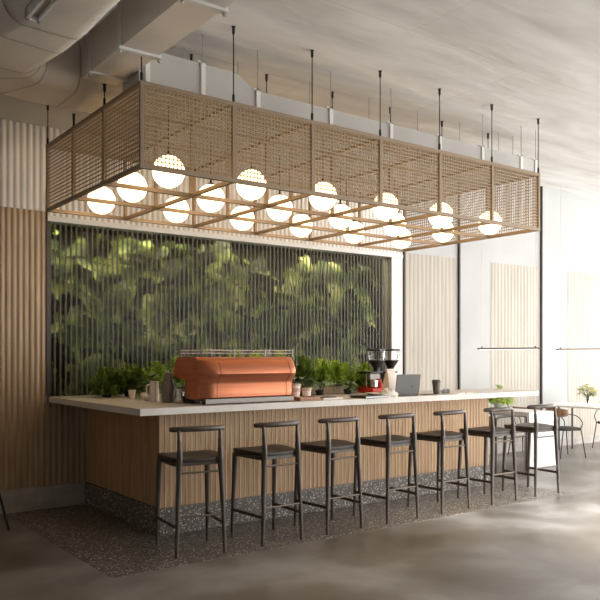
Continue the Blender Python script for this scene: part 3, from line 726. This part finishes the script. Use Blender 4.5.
# ------------------------------------------------------------------ right side: white table, dining table, chairs
wt = empty('white_table', (8.03, 5.95, 0))
def arch(x0, x1, z1, r_, n=8):
    p = [(x0, 0), (x1, 0)]
    for k in range(n + 1):
        a = R(90 * k / n); p.append((x1 - r_ + r_ * math.cos(a), z1 - r_ + r_ * math.sin(a)))
    p += [(x0, z1)]
    return p
TX0, TX1, TY, TZ, TR = 8.03, 8.62, 5.95, .72, .12
pr = arch(TX0, TX1, TZ, TR)
mb = MB(); mb.loft([[(x, y, z) for x, z in pr] for y in (TY, TY + .08)]); at(wt, mb, 'end_panel', 'white_lacquer', .006)
arc_o = [(TX1 - TR + TR * math.cos(R(a)), TZ - TR + TR * math.sin(R(a))) for a in (0, 15, 30, 45, 60, 75, 90)]
arc_i = [(TX1 - TR + (TR - .04) * math.cos(R(a)), TZ - TR + (TR - .04) * math.sin(R(a))) for a in (90, 60, 30, 0)]
top = [(TX0, TZ - .04)] + arc_i + arc_o + [(TX0, TZ)]
mb = MB(); mb.loft([[(x, y, z) for x, z in top] for y in (TY + .08, 6.96)]); at(wt, mb, 'tabletop', 'white_lacquer')
for x in (TX0 + .05, TX1 - .14): at(wt, MB().box(x - .02, x + .02, 6.88, 6.92, 0, TZ - .04), 'leg', 'white_lacquer')
tag(wt, 'solid white table with a rounded corner, right of the bar', 'table')
dt = empty('dining_table', (9.60, 5.6, 0))
at(dt, MB().box(9.60, 10.42, 5.5, 6.93, .688, .712), 'tabletop', 'table_white', .004)
for x, y in ((9.68, 5.65), (10.34, 5.65), (10.0, 6.87), (10.34, 6.87)):
    at(dt, MB().tube([(x, y, 0), (x, y, .688)], .013, 10), 'leg', 'dark_steel')
tag(dt, 'long thin-topped white dining table at the right edge, carrying the flower vase', 'table')

def make_chair():
    """tubular armchair, facing +Y"""
    c = empty('dining_chair')
    MB().loft([[( .215 * sc * math.copysign(abs(math.cos(a)) ** .6, math.cos(a)), .21 * sc * math.copysign(abs(math.sin(a)) ** .6, math.sin(a)), z) for a in [2 * PI * k / 24 for k in range(24)]]
               for sc, z in ((.94, .425), (1, .435), (1, .452), (.95, .462), (.5, .460), (.02, .458))]).build('seat', 'cushion', c)
    for sx in (-1, 1):
        MB().tube([(sx * .235, .21, 0), (sx * .20, .15, .43)], .009, 8).build('leg', 'dark_steel', c)
        MB().tube([(sx * .23, -.24, 0), (sx * .19, -.16, .43)], .009, 8).build('leg', 'dark_steel', c)
        MB().tube(smooth_path([(sx * .205, .13, .43), (sx * .245, .14, .55), (sx * .262, .04, .655), (sx * .26, -.10, .69), (sx * .235, -.225, .70)], 5), .008, 8).build('armrest', 'dark_steel', c)
        MB().tube([(sx * .12, -.17, .43), (sx * .13, -.245, .66)], .007, 8).build('back_support', 'dark_steel', c)
    rings = []
    for k in range(15):
        t = -1 + 2 * k / 14; x = .27 * math.sin(t * 1.25) / math.sin(1.25); y = -.27 + .13 * (1 - math.cos(t * 1.25)) / (1 - math.cos(1.25)) ; hh = .070 * (1 - .35 * abs(t) ** 4)
        rings.append([(x, y - .006, .71 - hh), (x, y + .006, .71 - hh), (x * 1.0, y + .006, .71 + hh), (x, y - .006, .71 + hh)])
    MB().loft(rings).build('backrest', 'walnut', c)
    return c
ch0 = make_chair()
for i, (x, y, rz, lb) in enumerate(((9.46, 6.40, -112, 'nearer of the two on the left side of the dining table'), (9.22, 6.84, -84, 'farther of the two on the left side of the dining table'),
                                    (10.83, 6.50, 84, 'at the far side of the dining table'))):
    c = ch0 if i == 0 else copy_tree(ch0); c.location = (x, y, 0); c.rotation_euler = (0, 0, R(rz)); c.scale = (.9, .9, .9)
    tag(c, 'brown-backed metal armchair, ' + lb, 'chair', 'brown backed dining chairs')
sd_ = empty('side_table', (1.46, 6.456, 0))
MB().lathe([(.002, .735), (.165, .735), (.17, .742), (.17, .752), (.002, .755)], n=32, caps=False).build('tabletop', 'stool', sd_)
for k in range(3): MB().tube([(.33 * math.cos(k * 2.094), .33 * math.sin(k * 2.094), 0), (.15 * math.cos(k * 2.094), .15 * math.sin(k * 2.094), .736)], .010, 8).build('leg', 'black_metal', sd_)
tag(sd_, 'small table with thin slanting black legs at the left edge of the photo', 'side table')
lc = empty('tube_armchair', (7.66, 6.09, 0))
for y in (-.16, .36):
    MB().tube(smooth_path([(-.30, y, 0), (-.30, y, .60), (-.285, y, .67), (-.22, y, .69), (0, y, .695), (.22, y, .69), (.275, y, .67), (.29, y, .60), (.29, y, 0)], 4), .013, 8).build('side_frame', 'dark_steel', lc)
    MB().tube([(-.30, y, .43), (.29, y, .43)], .010, 8).build('seat_rail', 'dark_steel', lc)
MB().box(-.26, .27, -.15, .35, .42, .475).build('seat', 'cushion_pale', lc, bevel=.015)
MB().box(-.30, -.27, -.15, .35, .50, .70).build('backrest', 'cushion_pale', lc, bevel=.012)
tag(lc, 'dark square tube armchair pushed to the white table, seen behind the last stools', 'chair')
# plant bowl on the white table
pl = empty('potted_plant', (8.40, 6.72, .72))
MB().lathe([(.05, 0), (.06, .005), (.085, .06), (.088, .075), (.082, .075), (.075, .06), (.002, .055)], n=24).build('bowl', 'white_lacquer', pl)
fo = MB(); r_ = random.Random(5)
for k in range(420):
    d = rdir(r_, -.1, .8); b = Vector((0, 0, .07)) + d * r_.uniform(.02, .15) + Vector((d.x * .06, d.y * .06, .02))
    leaf_shape(fo, b, d + rdir(r_) * .5, Vector((0, 0, 1)), r_.uniform(.05, .09), r_.uniform(.018, .03), .45, 4)
for k in range(6):
    b = Vector((r_.uniform(-.03, .03), r_.uniform(-.03, .03), .12))
    for w in range(10): leaf_shape(fo, b + Vector((.01 * k - .03, 0, .02 * w)), Vector((math.cos(w * 2.4), math.sin(w * 2.4), .8)), Vector((0, 0, 1)), .05, .018, .2, 3)
fo.build('foliage', 'leaf_bright', pl, fix=False)
tag(pl, 'small green plant in a white bowl on the white rounded table', 'plant')
# vase with flowers
vs_ = empty('flower_vase', (9.86, 6.30, .712))
MB().lathe([(.035, 0), (.038, .004), (.030, .06), (.034, .15), (.031, .15), (.027, .06), (.033, .01), (.002, .008)], n=24).build('vase', 'glass', vs_)
stm = MB(); fo = MB(); pt = MB(); r_ = random.Random(9)
for k in range(22):
    a = 2.4 * k; q = .15 * math.sqrt(k / 22); tip = Vector((q * math.cos(a), q * math.sin(a), .30 - q * .7 + r_.uniform(-.02, .02)))
    stm.tube([(0, 0, .02), (tip.x * .25, tip.y * .25, .15), tuple(tip)], .0022, 5)
    for w in range(12): leaf_shape(pt, tip, Vector((math.cos(w * 2.4), math.sin(w * 2.4), .3 + .06 * w)), Vector((0, 0, 1)), .045, .032, .1, 3)
for k in range(110):
    d = rdir(r_, -.4, .8); leaf_shape(fo, Vector((0, 0, .19)) + Vector((d.x * .10, d.y * .10, d.z * .07)), d, Vector((0, 0, 1)), r_.uniform(.03, .07), .018, .3, 4)
stm.build('stems', 'stem', vs_); fo.build('leaves', 'leaf_deep', vs_, fix=False); pt.build('flowers', 'petal', vs_, fix=False)
tag(vs_, 'glass vase with pale yellow flowers on the dining table', 'vase')
# linear pendants
def linear(x, y0, y1, lb):
    o = empty('pendant_lamp', (x, (y0 + y1) / 2, 1.53)); L = (y1 - y0) / 2
    MB().box(-.012, .012, -L, L, -.006, .012).build('bar', 'dark_steel', o)
    MB().box(-.009, .009, -L + .04, L - .04, -.011, -.0065).build('diffuser', 'led_soft', o)
    for s_ in (-1, 1):
        yy = s_ * (L - .07); MB().tube([(0, yy, .012), (0, yy, ceil_z(yy + (y0 + y1) / 2) - 1.53)], .002, 5).build('cable', 'zinc', o)
        MB().box(-.006, .006, yy - .006, yy + .006, .012, .032).build('clip', 'dark_steel', o)
    tag(o, 'thin horizontal bar lamp on long wires ' + lb, 'pendant lamp', 'thin bar lamps over the tables')
linear(8.02, 5.78, 6.77, 'above the white rounded table')
linear(9.95, 5.6, 6.88, 'above the dining table by the right edge')

# ------------------------------------------------------------------ light
w = bpy.data.worlds.new('World'); bpy.context.scene.world = w; w.use_nodes = True
bgn = w.node_tree.nodes['Background']; bgn.inputs[0].default_value = (.93, .96, 1, 1); bgn.inputs[1].default_value = 1.6
area('daylight_right', (14.9, 2.8, 1.85), (0, R(90), 0), 3.3, 8.6, 360, (1, .98, .95))
sl = bpy.data.lights.new('sun', 'SUN'); sl.energy = 19; sl.angle = R(12); sl.color = (1, .975, .94)
so = bpy.data.objects.new('sun', sl); C.objects.link(so); so.location = (8, -6, 5)
so.rotation_euler = Vector((-.22, 1, -.60)).to_track_quat('-Z', 'Y').to_euler()
area('daylight_front', (9.8, FY - .25, 1.8), (R(90), 0, 0), 10.2, 3.3, 290, (1, .975, .94))

# ------------------------------------------------------------------ camera
cam = bpy.data.cameras.new('camera'); co = bpy.data.objects.new('camera', cam); C.objects.link(co)
co.location = (0, 0, 1.45); co.rotation_euler = (R(90), 0, -.6384)
cam.sensor_width = 36; cam.lens = 755.32 / 600 * 36; cam.shift_y = 54.83 / 600; cam.clip_start = .05; cam.clip_end = 200
sc = bpy.context.scene; sc.camera = co
sc.view_settings.view_transform = 'Standard'; sc.view_settings.look = 'None'; sc.view_settings.gamma = 1
sc.view_settings.exposure = .60; sc.view_settings.use_curve_mapping = False
